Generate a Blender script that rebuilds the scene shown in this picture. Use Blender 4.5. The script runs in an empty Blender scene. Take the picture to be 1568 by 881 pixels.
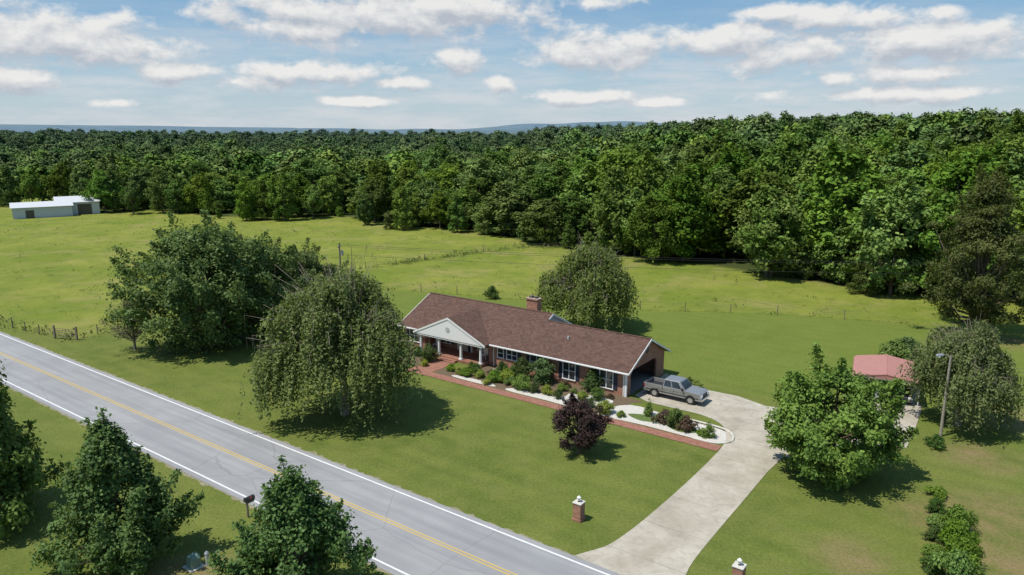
import bpy, bmesh, math, numpy as np
from mathutils import Vector
R = math.radians
# ------------------------------------------------------------------ scene/camera
sc = bpy.context.scene
sc.view_settings.view_transform = 'Standard'
try: sc.view_settings.look = 'None'
except Exception: pass
sc.view_settings.exposure = 0
CAMH = 23.5; PITCH = R(12.1); F = 1120.0
sp, cp = math.sin(PITCH), math.cos(PITCH)
cam = bpy.data.cameras.new("camera"); camo = bpy.data.objects.new("camera", cam)
sc.collection.objects.link(camo); sc.camera = camo
cam.sensor_width = 36; cam.lens = 36*F/1568; cam.clip_end = 30000
camo.location = (0, 0, CAMH); camo.rotation_euler = (R(90)-PITCH, 0, 0)

def site(u, v, z=0.0):
    """survey: ground position (metres) of a feature measured in the aerial photo"""
    x = (u-784)/F; y = (440.5-v)/F
    t = (CAMH-z)/(sp-y*cp)
    return (x*t, (cp+y*sp)*t)
# road-aligned frame (x' along road to the right, y' away from road)
ANG = R(-36.1); ca, sa = math.cos(ANG), math.sin(ANG)
def toF(x, y): return (x*ca+y*sa, -x*sa+y*ca)
A = (10.37, 61.85)     # front eave corner of the house

# ------------------------------------------------------------------ terrain
def sst(a, b, x):
    t = np.clip((x-a)/(b-a), 0, 1); return t*t*(3-2*t)
def terrain(x, y):
    x = np.asarray(x, float); y = np.asarray(y, float)
    d = np.hypot(x, y); rt = sst(0.02, 0.34, x/np.maximum(np.abs(y), 1))*(y > 0)
    h = 11.0*sst(170, 520, d)*rt
    h = h + 4.5*sst(650, 1300, d)*(1-rt) + 2.5*sst(300, 700, d)*(np.sin(x*0.011+1)*np.cos(y*0.007))
    h = h - 5*sst(240, 420, d)*(1-rt)*(1-sst(600, 1000, d))
    h = h + 46*sst(2000, 3800, d)*(0.75+0.35*np.sin(x*0.0016+0.6)+0.2*np.sin(x*0.0041)+0.08*np.sin(x*0.013+y*0.002))
    return h
fpx = [(-400,470),(-120,480),(0,497),(120,520),(240,490),(400,460),(520,440),(645,447),(980,475),(1190,480),(1400,497),(1568,500),(1900,520)]
fw = sorted([site(*p) for p in fpx]); fX = np.array([p[0] for p in fw]); fY = np.array([p[1] for p in fw])
epx = [(-300,316),(0,308),(95,306),(150,325),(240,322),(330,332),(430,335),(520,331),(600,345),(690,351),(760,361),(830,377),(960,394),(1100,410),(1220,429),(1300,441),(1350,448),(1568,466),(1750,480)]
ew = sorted([site(*p) for p in epx]); eX = np.array([p[0] for p in ew]); eY = np.array([p[1] for p in ew])
def fence_y(x): return np.interp(x, fX, fY)
def edge_y(x): return np.interp(x, eX, eY)
def clearing(x, y):   # open field seen behind the barn's trees
    return sst(-0.50, -0.56, x/np.maximum(y, 1))*sst(262, 272, y)*(1-sst(350, 362, y))

# ------------------------------------------------------------------ material helpers
def newmat(name):
    m = bpy.data.materials.new(name); m.use_nodes = True
    nt = m.node_tree; b = nt.nodes['Principled BSDF']
    return m, nt, b
def N(nt, t, **kw):
    n = nt.nodes.new(t)
    for k, v in kw.items(): setattr(n, k, v)
    return n
def setin(nt, sock, val):
    if isinstance(val, bpy.types.NodeSocket): nt.links.new(val, sock)
    else: sock.default_value = val
def math_(nt, op, a, b=0.0, c=None, clamp=False):
    n = N(nt, 'ShaderNodeMath', operation=op, use_clamp=clamp)
    setin(nt, n.inputs[0], a); setin(nt, n.inputs[1], b)
    if c is not None: setin(nt, n.inputs[2], c)
    return n.outputs[0]
def vmath(nt, op, a, b=(0, 0, 0)):
    n = N(nt, 'ShaderNodeVectorMath', operation=op)
    setin(nt, n.inputs[0], a); setin(nt, n.inputs[1], b)
    return n.outputs['Value'] if op in ('LENGTH', 'DOT_PRODUCT') else n.outputs[0]
def c4(c): return (c[0], c[1], c[2], 1) if len(c) == 3 else c
def mix(nt, f, a, b, mode='MIX'):
    n = N(nt, 'ShaderNodeMixRGB', blend_type=mode)
    setin(nt, n.inputs[0], f)
    setin(nt, n.inputs[1], c4(a) if isinstance(a, tuple) else a)
    setin(nt, n.inputs[2], c4(b) if isinstance(b, tuple) else b)
    return n.outputs[0]
def noise(nt, vec, scale, detail=4, rough=0.55, dist=0.0):
    n = N(nt, 'ShaderNodeTexNoise'); n.inputs['Scale'].default_value = scale
    n.inputs['Detail'].default_value = detail; n.inputs['Roughness'].default_value = rough
    n.inputs['Distortion'].default_value = dist
    nt.links.new(vec, n.inputs['Vector']); return n.outputs['Fac']
def mapr(nt, v, a, b, c=0.0, d=1.0):
    n = N(nt, 'ShaderNodeMapRange'); n.clamp = True
    setin(nt, n.inputs[0], v); n.inputs[1].default_value = a; n.inputs[2].default_value = b
    n.inputs[3].default_value = c; n.inputs[4].default_value = d
    return n.outputs[0]
def pos(nt): return N(nt, 'ShaderNodeNewGeometry').outputs['Position']
def objc(nt): return N(nt, 'ShaderNodeTexCoord').outputs['Object']
def bump(nt, b, h, strength=0.3, dist=0.05):
    n = N(nt, 'ShaderNodeBump'); n.inputs['Strength'].default_value = strength; n.inputs['Distance'].default_value = dist
    nt.links.new(h, n.inputs['Height']); nt.links.new(n.outputs[0], b.inputs['Normal'])
def simple(name, col, rough=0.6, metal=0.0, var=0.12, scale=3.0, spec=None):
    m, nt, b = newmat(name)
    n1 = noise(nt, objc(nt), scale, 5)
    f = mapr(nt, n1, 0.3, 0.7)
    nt.links.new(mix(nt, f, tuple(c*(1-var) for c in col), tuple(min(1, c*(1+var)) for c in col)), b.inputs['Base Color'])
    b.inputs['Roughness'].default_value = rough; b.inputs['Metallic'].default_value = metal
    if spec is not None: b.inputs['Specular IOR Level'].default_value = spec
    return m

def leafmat(name, dark, light, trans=0.3, vv=0.2, hv=0.02, haze_tint=False, gloss=True):
    m, nt, b = newmat(name)
    a = N(nt, 'ShaderNodeAttribute', attribute_name='tint')
    col = mix(nt, a.outputs['Fac'], dark, light)
    oi = N(nt, 'ShaderNodeObjectInfo')
    hs = N(nt, 'ShaderNodeHueSaturation')
    nt.links.new(mapr(nt, oi.outputs['Random'], 0, 1, 0.5-hv*0.7, 0.5+hv*0.6), hs.inputs['Hue'])
    r2 = math_(nt, 'FRACT', math_(nt, 'MULTIPLY', oi.outputs['Random'], 17.31))
    nt.links.new(mapr(nt, r2, 0, 1, 1-vv, 1+vv), hs.inputs['Value'])
    r3 = math_(nt, 'FRACT', math_(nt, 'MULTIPLY', oi.outputs['Random'], 71.7))
    nt.links.new(mapr(nt, r3, 0, 1, 0.80, 1.0), hs.inputs['Saturation'])
    nt.links.new(col, hs.inputs['Color']); col = hs.outputs[0]
    if haze_tint:
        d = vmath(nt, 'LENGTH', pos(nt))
        col = mix(nt, mapr(nt, d, 180, 1700, 0, 0.85), col, (0.085, 0.130, 0.125))  # aerial haze painted into the leaf colour, growing with distance
    if gloss:
        nt.links.new(col, b.inputs['Base Color'])
        b.inputs['Roughness'].default_value = 0.55; b.inputs['Specular IOR Level'].default_value = 0.16
        bs = b
    else:
        nt.nodes.remove(b); bs = N(nt, 'ShaderNodeBsdfDiffuse'); nt.links.new(col, bs.inputs[0])
    if trans <= 0:
        nt.links.new(bs.outputs[0], nt.nodes['Material Output'].inputs[0]); return m
    tr = N(nt, 'ShaderNodeBsdfTranslucent')
    nt.links.new(mix(nt, 0.45, col, (0.22, 0.30, 0.02)) if light[1] > light[0] and light[1] > 0.1 else col, tr.inputs[0])
    ms = N(nt, 'ShaderNodeMixShader'); ms.inputs[0].default_value = trans
    nt.links.new(bs.outputs[0], ms.inputs[1]); nt.links.new(tr.outputs[0], ms.inputs[2])
    nt.links.new(ms.outputs[0], nt.nodes['Material Output'].inputs[0])
    return m

bark = simple("bark", (0.13, 0.10, 0.07), 0.9, var=0.35, scale=6)
bark_grey = simple("bark_grey", (0.24, 0.21, 0.16), 0.9, var=0.3, scale=6)
L_forest = leafmat("forest_leaves", (0.050, 0.100, 0.014), (0.185, 0.290, 0.036), trans=0.2, vv=0.36, hv=0.030, haze_tint=True, gloss=False)
L_far = leafmat("far_forest_leaves", (0.050, 0.098, 0.016), (0.170, 0.262, 0.036), trans=0, vv=0.36, hv=0.030, haze_tint=True, gloss=False)
L_maple = leafmat("maple_leaves", (0.040, 0.092, 0.018), (0.165, 0.270, 0.052), vv=0.08)
L_oak = leafmat("oak_leaves", (0.050, 0.090, 0.022), (0.180, 0.255, 0.068), vv=0.08)
L_bright = leafmat("bright_leaves", (0.060, 0.130, 0.012), (0.210, 0.330, 0.030), vv=0.08)
L_weep = leafmat("weeping_leaves", (0.065, 0.105, 0.022), (0.215, 0.265, 0.075), vv=0.06, hv=0.006, trans=0.35)
L_pine = leafmat("pine_needles", (0.040, 0.058, 0.012), (0.155, 0.175, 0.040), vv=0.08)
L_plum = leafmat("plum_leaves", (0.024, 0.014, 0.014), (0.090, 0.048, 0.038), trans=0.12)
L_brown = leafmat("sparse_leaves", (0.08, 0.09, 0.03), (0.19, 0.19, 0.08))
L_dk = leafmat("boxwood_leaves", (0.028, 0.065, 0.012), (0.100, 0.175, 0.028))
L_yl = leafmat("golden_leaves", (0.14, 0.20, 0.02), (0.36, 0.42, 0.05), vv=0.1)
L_rd = leafmat("barberry_leaves", (0.08, 0.06, 0.03), (0.20, 0.13, 0.07))
L_weed = leafmat("weed_leaves", (0.08, 0.14, 0.015), (0.22, 0.26, 0.06))

# ------------------------------------------------------------------ mesh helpers
def link(o, parent=None):
    sc.collection.objects.link(o)
    if parent: o.parent = parent
    return o
def empty(name, loc=(0, 0, 0), rz=0.0):
    e = bpy.data.objects.new(name, None); e.location = loc; e.rotation_euler = (0, 0, rz)
    e.empty_display_size = 0.5
    return link(e)
def mk(name, verts, faces, mat, parent=None, loc=(0, 0, 0), rz=0.0, smooth=False, bevel=0.0):
    bm = bmesh.new()
    vs = [bm.verts.new(v) for v in verts]
    for f in faces:
        try: bm.faces.new([vs[i] for i in f])
        except ValueError: pass
    if len(faces) > 1: bmesh.ops.recalc_face_normals(bm, faces=bm.faces)
    me = bpy.data.meshes.new(name); bm.to_mesh(me); bm.free()
    if isinstance(mat, (list, tuple)):
        for m in mat: me.materials.append(m)
    else: me.materials.append(mat)
    o = bpy.data.objects.new(name, me); o.location = loc; o.rotation_euler = (0, 0, rz)
    link(o, parent)
    if bevel:
        md = o.modifiers.new("bevel", 'BEVEL'); md.width = bevel; md.segments = 2; md.limit_method = 'ANGLE'; md.angle_limit = R(40)
    return o
BF = [(0,1,2,3),(4,5,6,7),(0,1,5,4),(1,2,6,5),(2,3,7,6),(3,0,4,7)]
def boxv(x0, x1, y0, y1, z0, z1):
    return [(x0,y0,z0),(x1,y0,z0),(x1,y1,z0),(x0,y1,z0),(x0,y0,z1),(x1,y0,z1),(x1,y1,z1),(x0,y1,z1)]
def box(name, x0, x1, y0, y1, z0, z1, mat, parent=None, bevel=0.0):
    return mk(name, boxv(x0,x1,y0,y1,z0,z1), BF, mat, parent, bevel=bevel)
def boxes(name, lst, mat, parent=None, **k):
    V = []; Fs = []
    for b in lst:
        o = len(V); V += boxv(*b); Fs += [tuple(i+o for i in f) for f in BF]
    return mk(name, V, Fs, mat, parent, **k)
def prism(name, prof, a0, a1, axis, mat, parent=None, **k):
    n = len(prof); V = []
    for a in (a0, a1):
        for p, q in prof:
            V.append((a, p, q) if axis == 'x' else ((p, a, q) if axis == 'y' else (p, q, a)))
    Fs = [tuple(range(n)), tuple(range(n, 2*n))] + [(i, (i+1) % n, n+(i+1) % n, n+i) for i in range(n)]
    return mk(name, V, Fs, mat, parent, **k)
def sheet(name, pts, z, mat, parent=None):
    o = mk(name, [(p[0], p[1], z) for p in pts], [tuple(range(len(pts)))], mat, parent)
    if o.data.polygons[0].normal.z < 0: o.data.flip_normals()
    return o
def cyl(name, r0, r1, z0, z1, mat, parent=None, loc=(0, 0, 0), k=16, axis='z', smooth=True):
    V = []
    for z, r in ((z0, r0), (z1, r1)):
        for i in range(k):
            a = 2*math.pi*i/k; c, s = math.cos(a)*r, math.sin(a)*r
            p = (c, s, z) if axis == 'z' else ((c, z, s) if axis == 'y' else (z, c, s))
            V.append(tuple(p[j]+loc[j] for j in range(3)))
    Fs = [tuple(range(k)), tuple(range(k, 2*k))]+[(i, (i+1) % k, k+(i+1) % k, k+i) for i in range(k)]
    return mk(name, V, Fs, mat, parent)
def catmull(pts, seg=6, closed=True):
    P = [np.array(p, float) for p in pts]; n = len(P); out = []
    for i in range(n if closed else n-1):
        p0, p1, p2, p3 = P[(i-1) % n], P[i], P[(i+1) % n], P[(i+2) % n]
        for j in range(seg):
            t = j/seg
            out.append(tuple(0.5*((2*p1)+(-p0+p2)*t+(2*p0-5*p1+4*p2-p3)*t*t+(-p0+3*p1-3*p2+p3)*t**3)))
    return out

class QM:
    """quad-mesh accumulator"""
    def __init__(s): s.V = []; s.Q = []; s.M = []; s.T = []; s.n = 0
    def add(s, V, Q, m, T):
        V = np.asarray(V, float); Q = np.asarray(Q, int)
        s.V.append(V); s.Q.append(Q+s.n); s.M.append(np.full(len(Q), m)); s.T.append(np.broadcast_to(T, (len(V),)).astype(float)); s.n += len(V)
    def tube(s, P, r, k=6, m=0):
        P = np.asarray(P, float); n = len(P); r = np.broadcast_to(r, (n,))
        V = np.zeros((n, k, 3))
        for i in range(n):
            d = P[min(i+1, n-1)]-P[max(i-1, 0)]; d = d/(np.linalg.norm(d)+1e-9)
            a = np.cross(d, (0.31, 0.95, 0.05)); a /= np.linalg.norm(a)+1e-9; b = np.cross(d, a)
            for j in range(k):
                t = 2*math.pi*j/k; V[i, j] = P[i]+r[i]*(math.cos(t)*a+math.sin(t)*b)
        Q = [(i*k+j, i*k+(j+1) % k, (i+1)*k+(j+1) % k, (i+1)*k+j) for i in range(n-1) for j in range(k)]
        s.add(V.reshape(-1, 3), Q, m, 0.3)
    def leaves(s, C, Nn, L, T, rg, asp=0.55, U=None, m=1):
        n = len(C); Nn = Nn/(np.linalg.norm(Nn, axis=1, keepdims=True)+1e-9)
        if U is None: U = rg.normal(size=(n, 3))
        U = U-Nn*np.sum(U*Nn, axis=1, keepdims=True); U /= np.linalg.norm(U, axis=1, keepdims=True)+1e-9
        Wv = np.cross(Nn, U); L = np.broadcast_to(L, (n,))[:, None]
        fold = Nn*L*0.18
        V = np.stack([C+U*L, C+Wv*L*asp+fold, C-U*L, C-Wv*L*asp+fold], 1).reshape(-1, 3)
        s.add(V, np.arange(4*n).reshape(-1, 4), m, np.repeat(T, 4))
    def mesh(s, name, mats):
        V = np.concatenate(s.V); Q = np.concatenate(s.Q); M = np.concatenate(s.M); T = np.concatenate(s.T)
        me = bpy.data.meshes.new(name)
        me.vertices.add(len(V)); me.vertices.foreach_set('co', V.astype(np.float32).ravel())
        me.loops.add(Q.size); me.loops.foreach_set('vertex_index', Q.astype(np.int32).ravel())
        me.polygons.add(len(Q)); me.polygons.foreach_set('loop_start', np.arange(0, Q.size, 4, dtype=np.int32))
        for m in mats: me.materials.append(m)
        me.polygons.foreach_set('material_index', M.astype(np.int32))
        at = me.attributes.new('tint', 'FLOAT', 'POINT'); at.data.foreach_set('value', np.clip(T, 0, 1).astype(np.float32))
        me.update(calc_edges=True); me.validate()
        return me

def unit(a): return a/(np.linalg.norm(a, axis=-1, keepdims=True)+1e-9)
def crown_mesh(name, H, Rr, zb, ncl, nlf, leaf, seed, mats, shape='round', tr=0.25, cl=(0.12, 0.22), limbs=14, asp=0.55, lob=0.2, vert=0.8, fuzz=0.33, shoots=0, jag=0.12):
    r = np.random.default_rng(seed); q = QM()
    ph = r.uniform(0, 6.28, 4)
    u = r.uniform(0, 1, ncl)
    if shape == 'cone': u = 1-np.sqrt(r.uniform(0.0, 1, ncl)*0.98)
    a = r.uniform(0, 6.28, ncl)
    if shape == 'round': prof = np.clip(1-np.abs(2*u**0.85-0.92)**2.3, 0.05, 1)**0.6
    elif shape == 'dome': prof = np.sqrt(np.clip(1-np.clip((u-0.35)/0.68, 0, 1)**2.2, 0.03, 1))*np.clip(0.6+u*1.3, 0, 1)
    elif shape == 'cone': prof = (1-u)**0.75*np.clip(u*8+0.55, 0, 1)
    elif shape == 'pine': prof = np.clip(1-u, 0, 1)**0.55*np.clip(u*2.5+0.45, 0, 1)
    elif shape == 'egg': prof = np.sin(np.clip(0.18+u*0.86, 0, 1)*math.pi*0.97)**0.7*(1-0.35*u)*1.1
    elif shape == 'maple': prof = (1-u)**0.62*np.clip(u*3.2+0.62, 0, 1)*1.12
    else: prof = np.ones(ncl)
    lb = 1+lob*np.sin(2*a+ph[0]+2*u)+0.6*lob*np.sin(5*a+ph[1]+6*u)+0.4*lob*np.sin(3*a+ph[2]+11*u)
    lb = lb*(1+r.normal(size=ncl)*jag)
    rc = Rr*r.uniform(cl[0], cl[1], ncl)
    rad = np.maximum(Rr*prof*lb*np.sqrt(r.uniform(0.12, 1, ncl))-rc*0.45, 0)
    z = zb+rc*0.4+(H-zb-rc*1.0)*np.clip(u+r.normal(size=ncl)*0.02, 0, 1.03)
    C = np.stack([rad*np.cos(a), rad*np.sin(a), z], 1)
    ct = r.uniform(0.0, 1.0, ncl)
    tp = np.array([[0, 0, -0.1], [0.02*H*r.normal()*0.3, 0, H*0.18], [0.02*H*r.normal()*0.5, 0.01*H*r.normal(), H*0.45], [0.02*H*r.normal(), 0.02*H*r.normal(), H*0.85]])
    q.tube(tp, [tr*1.25, tr*0.9, tr*0.6, tr*0.15], 8)
    for i in r.choice(ncl, min(limbs, ncl), replace=False):
        s0 = min(max(zb*0.8, C[i, 2]*0.45), H*0.7); st = np.array([0, 0, s0])
        mid = (st+C[i])/2+np.array([0, 0, -0.04*H]) + r.normal(size=3)*0.02*H
        q.tube([st, mid, C[i], C[i]+unit(C[i]-st)*rc[i]*0.6], [tr*0.42, tr*0.28, tr*0.13, tr*0.04], 5)
    idx = r.choice(ncl, nlf, p=rc**2/np.sum(rc**2))
    D = unit(r.normal(size=(nlf, 3)))
    rr = rc[idx]*np.clip(np.abs(r.normal(0.78, fuzz, nlf)), 0.1, 1.7)
    P = C[idx]+D*rr[:, None]*np.array([1, 1, vert])
    if shoots:   # leafy upright shoots breaking the outline
        ks = r.choice(ncl, shoots, replace=False); per = int(nlf*0.15/shoots)
        Ps = []
        for k_ in ks:
            dr = unit(np.array([C[k_, 0]*0.45, C[k_, 1]*0.45, H*0.24])+r.normal(size=3)*0.45); ln = Rr*r.uniform(0.14, 0.34)
            t = r.uniform(0, 1, per); b0 = C[k_]+dr*rc[k_]*0.5
            Ps.append(b0+dr*(t*ln)[:, None]+r.normal(size=(per, 3))*(0.24*(1-t*0.7))[:, None]*Rr/3.8)
            q.tube([C[k_], b0+dr*ln], [tr*0.12, 0.01], 4)
        Ps = np.concatenate(Ps); P[:len(Ps)] = Ps
    cc = np.array([0, 0, zb+(H-zb)*0.4])
    O = unit(P-cc)
    Nn = D*0.5+O*0.4+np.array([0, 0, 0.55])+r.normal(size=(nlf, 3))*0.55
    T = ct[idx]*0.5+r.uniform(0, 0.5, nlf)
    ok = P[:, 2] > 0.05
    q.leaves(P[ok], Nn[ok], (leaf*r.uniform(0.6, 1.3, nlf))[ok], T[ok], r, asp)
    return q.mesh(name, mats)

def weep_mesh(name, H, Rr, seed, mats, groups=60, per=22, leaf=0.11, low=1.0):
    """umbrella of arching limbs; each carries a tuft and a hanging curtain, with gaps between"""
    r = np.random.default_rng(seed); q = QM()
    q.tube([[0, 0, -0.1], [0.1, 0, H*0.15], [-0.1, 0.1, H*0.3], [0.05, -0.1, H*0.55]], [0.42, 0.33, 0.28, 0.12], 8)
    Cs = []; Ns = []; Ts = []; Us = []
    for g in range(groups):
        a = r.uniform(0, 6.28); f0 = math.sqrt(r.uniform(0.0, 1)); rr = Rr*f0*(0.86+0.13*math.sin(3*a+seed)+0.10*math.sin(7*a+1))
        zt = H*(1-0.44*f0**2.2)*r.uniform(0.76, 1.0)
        top = np.array([rr*0.93*math.cos(a), rr*0.93*math.sin(a), zt])
        st = np.array([0, 0, H*r.uniform(0.22, 0.45)]); m1 = st*0.35+top*0.65+np.array([0, 0, 0.05*H])
        q.tube([st, (st+m1)/2+np.array([0, 0, 0.02*H]), m1, top], [0.12, 0.08, 0.05, 0.025], 5)
        gt = r.uniform(0.0, 1.0); glen = r.uniform(0.14, 0.58)*H*(0.55+0.5*f0); wd = Rr*r.uniform(0.08, 0.15)
        for k in range(5):
            e = top+r.normal(size=3)*wd*1.5+np.array([0, 0, 0.1]); q.tube([m1, (m1+e)/2+np.array([0, 0, 0.3]), e, e-np.array([0, 0, 1.0])], [0.03, 0.022, 0.016, 0.008], 3)
        for k in range(per):
            b = top+np.array([r.normal()*wd, r.normal()*wd, abs(r.normal())*0.25])
            b[2] -= 0.5*((b[0]-top[0])**2+(b[1]-top[1])**2)/wd/2
            zend = max(low*r.uniform(0.5, 1.9), b[2]-glen*r.uniform(0.35, 1.15))
            ln = max(b[2]-zend, 0.6); n = int(6+ln/(leaf*0.95))
            t = np.linspace(0, 1, n); out = unit(np.array([b[0]-top[0]*0.5, b[1]-top[1]*0.5, 0.0])+1e-3)
            sw = r.normal(size=3)*0.3
            P = b[None]+out[None]*(0.45*(1-(1-np.clip(t*3, 0, 1))**2))[:, None]-np.array([0, 0, 1])[None]*(ln*t**1.2)[:, None]+sw[None]*(t**2)[:, None]
            P += r.normal(size=P.shape)*0.12
            Cs.append(P); Ns.append(out[None]*0.4+r.normal(size=P.shape)*0.6+np.array([0, 0, 0.7])); Ts.append(gt*0.45+r.uniform(0, 0.5, n)+0.2*(1-t))
            Us.append(np.array([0, 0, -1.0])[None]+r.normal(size=P.shape)*0.7)
    C = np.concatenate(Cs); n = len(C)
    q.leaves(C, np.concatenate(Ns), leaf*r.uniform(0.7, 1.35, n), np.concatenate(Ts), r, 0.45, U=np.concatenate(Us))
    return q.mesh(name, mats)

def put(name, me, xy, rz=0.0, s=1.0, parent=None):
    o = bpy.data.objects.new(name, me)
    z = float(terrain(xy[0], xy[1])) if parent is None or parent.name == 'forest' else 0
    o.location = (xy[0], xy[1], z); o.rotation_euler = (0, 0, rz)
    o.scale = (s, s, s) if not isinstance(s, tuple) else s
    return link(o, parent)

# ------------------------------------------------------------------ ground
def axis(lo, hi, step, far):
    a = list(np.arange(lo, hi+step, step)); s = step
    up = []; v = a[-1]
    while v < far: s *= 1.11; v += s; up.append(v)
    dn = []; v = a[0]; s = step
    while v > -far: s *= 1.11; v -= s; dn.append(v)
    return np.array(dn[::-1]+a+up)
xs = axis(-130, 90, 1.0, 9000); ys = axis(15, 180, 1.0, 9000)
GX, GY = np.meshgrid(xs, ys); GZ = terrain(GX, GY)
nx, ny = len(xs), len(ys)
V = np.stack([GX, GY, GZ], -1).reshape(-1, 3)
ii = np.arange(nx*ny).reshape(ny, nx)
Q = np.stack([ii[:-1, :-1], ii[:-1, 1:], ii[1:, 1:], ii[1:, :-1]], -1).reshape(-1, 4)
me = bpy.data.meshes.new("ground")
me.vertices.add(len(V)); me.vertices.foreach_set('co', V.astype(np.float32).ravel())
me.loops.add(Q.size); me.loops.foreach_set('vertex_index', Q.astype(np.int32).ravel())
me.polygons.add(len(Q)); me.polygons.foreach_set('loop_start', np.arange(0, Q.size, 4, dtype=np.int32))
gx, gy = V[:, 0], V[:, 1]
past = sst(-1.0, 1.0, gy-fence_y(gx)).copy()
forest = sst(-1.0, 3.5, gy-edge_y(gx))*(1-clearing(gx, gy))
dry = np.zeros(len(V))
for (u, v, rx) in [(1540, 800, 6), (1560, 860, 6), (1540, 640, 5), (1300, 850, 3), (1420, 790, 3), (290, 875, 3.0), (1555, 525, 5), (1500, 700, 4)]:
    c = site(u, v); dry = np.maximum(dry, 1-sst(0.2, 1, np.hypot(gx-c[0], gy-c[1])/rx))
fld = sst(0, 6, toF(gx, gy)[1]-62)
for nm, arr in (('pasture', past), ('forest', forest), ('dry', dry), ('rear', fld)):
    at = me.attributes.new(nm, 'FLOAT', 'POINT'); at.data.foreach_set('value', arr.astype(np.float32))
me.update(calc_edges=True)
m, nt, b = newmat("grass_ground")
p = pos(nt)
def attr(nm): return N(nt, 'ShaderNodeAttribute', attribute_name=nm).outputs['Fac']
n_big = mapr(nt, noise(nt, p, 0.06, 3), 0.38, 0.62); n_mid = mapr(nt, noise(nt, p, 0.35, 6, 0.7), 0.38, 0.62)
n_fin = mapr(nt, noise(nt, p, 5.0, 5, 0.75), 0.32, 0.68); n_vf = mapr(nt, noise(nt, p, 22.0, 2, 0.7), 0.3, 0.7)
sx = N(nt, 'ShaderNodeSeparateXYZ'); nt.links.new(p, sx.inputs[0])
yp = math_(nt, 'ADD', math_(nt, 'MULTIPLY', sx.outputs[0], -sa), math_(nt, 'MULTIPLY', sx.outputs[1], ca))
yp = math_(nt, 'ADD', yp, math_(nt, 'MULTIPLY', noise(nt, p, 0.07, 3), 3.0))
st = mapr(nt, math_(nt, 'SINE', math_(nt, 'MULTIPLY', yp, 2*math.pi/2.1)), -0.7, 0.7, 0, 1)
st = math_(nt, 'MULTIPLY', st, mapr(nt, noise(nt, p, 0.2, 5), 0.38, 0.6, 0.1, 1))
lawn = mix(nt, n_big, (0.090, 0.124, 0.022), (0.120, 0.152, 0.030))
lawn = mix(nt, math_(nt, 'MULTIPLY', n_mid, 0.6), lawn, (0.170, 0.182, 0.048))
lawn = mix(nt, math_(nt, 'MULTIPLY', st, 0.32), lawn, (0.175, 0.205, 0.042))
lawn = mix(nt, math_(nt, 'MULTIPLY', attr('rear'), 0.5), lawn, (0.140, 0.188, 0.030))
lawn = mix(nt, math_(nt, 'MULTIPLY', attr('dry'), math_(nt, 'ADD', math_(nt, 'MULTIPLY', n_mid, 0.6), 0.2)), lawn, (0.24, 0.17, 0.09))
pa = mix(nt, n_big, (0.155, 0.195, 0.026), (0.220, 0.238, 0.042))
n_p = mapr(nt, noise(nt, p, 0.22, 6, 0.7, 0.6), 0.42, 0.64)
pa = mix(nt, math_(nt, 'MULTIPLY', n_p, 0.6), pa, (0.108, 0.150, 0.024))
n_p2 = mapr(nt, noise(nt, p, 0.11, 6, 0.7, 0.4), 0.50, 0.68)
pa = mix(nt, math_(nt, 'MULTIPLY', n_p2, 0.65), pa, (0.29, 0.25, 0.088))
col = mix(nt, attr('pasture'), lawn, pa)
col = mix(nt, attr('forest'), col, (0.050, 0.065, 0.018))
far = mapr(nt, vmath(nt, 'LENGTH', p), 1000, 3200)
haze_col = mix(nt, mapr(nt, noise(nt, p, 0.012, 6, 0.7), 0.4, 0.6), (0.095, 0.150, 0.190), (0.135, 0.195, 0.235))
col = mix(nt, far, col, haze_col)  # far hills: aerial haze painted in as a bluer base colour
vv = math_(nt, 'ADD', math_(nt, 'MULTIPLY', n_fin, 0.46), math_(nt, 'MULTIPLY', n_vf, 0.30))
vv = math_(nt, 'ADD', vv, 0.62)
hs = N(nt, 'ShaderNodeHueSaturation'); nt.links.new(col, hs.inputs['Color']); nt.links.new(vv, hs.inputs['Value'])
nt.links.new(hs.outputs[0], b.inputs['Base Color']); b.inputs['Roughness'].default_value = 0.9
b.inputs['Specular IOR Level'].default_value = 0.12
bump(nt, b, n_fin, 0.5, 0.1)
me.materials.append(m)
link(bpy.data.objects.new("ground", me))

# ------------------------------------------------------------------ road
m_as, nt, b = newmat("asphalt"); o = objc(nt)
mp = N(nt, 'ShaderNodeMapping'); mp.inputs['Scale'].default_value = (0.05, 1.2, 1); nt.links.new(o, mp.inputs[0])
c = mix(nt, mapr(nt, noise(nt, mp.outputs[0], 1.5, 4), 0.3, 0.7), (0.245, 0.248, 0.254), (0.335, 0.335, 0.333))
c = mix(nt, math_(nt, 'MULTIPLY', mapr(nt, noise(nt, o, 0.35, 5), 0.4, 0.7), 0.45), c, (0.21, 0.21, 0.215))
c = mix(nt, math_(nt, 'MULTIPLY', mapr(nt, noise(nt, o, 40, 3), 0.35, 0.65), 0.2), c, (0.14, 0.14, 0.14))
vo = N(nt, 'ShaderNodeTexVoronoi', feature='DISTANCE_TO_EDGE'); vo.inputs['Scale'].default_value = 0.16
dn = N(nt, 'ShaderNodeTexNoise'); dn.inputs['Scale'].default_value = 0.8; nt.links.new(o, dn.inputs['Vector'])
nt.links.new(mix(nt, 0.25, o, dn.outputs['Color']), vo.inputs['Vector'])
cr = mapr(nt, vo.outputs['Distance'], 0.0, 0.006, 0.35, 0.0)
c = mix(nt, cr, c, (0.11, 0.11, 0.11))
nt.links.new(c, b.inputs['Base Color']); b.inputs['Roughness'].default_value = 0.85
def paint(name, col):
    m, nt, b = newmat(name); o = objc(nt)
    w = mapr(nt, noise(nt, o, 9, 5, 0.7), 0.5, 0.72)
    nt.links.new(mix(nt, math_(nt, 'MULTIPLY', w, 0.65), col, (0.28, 0.28, 0.27)), b.inputs['Base Color'])
    b.inputs['Roughness'].default_value = 0.7; return m
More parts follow.
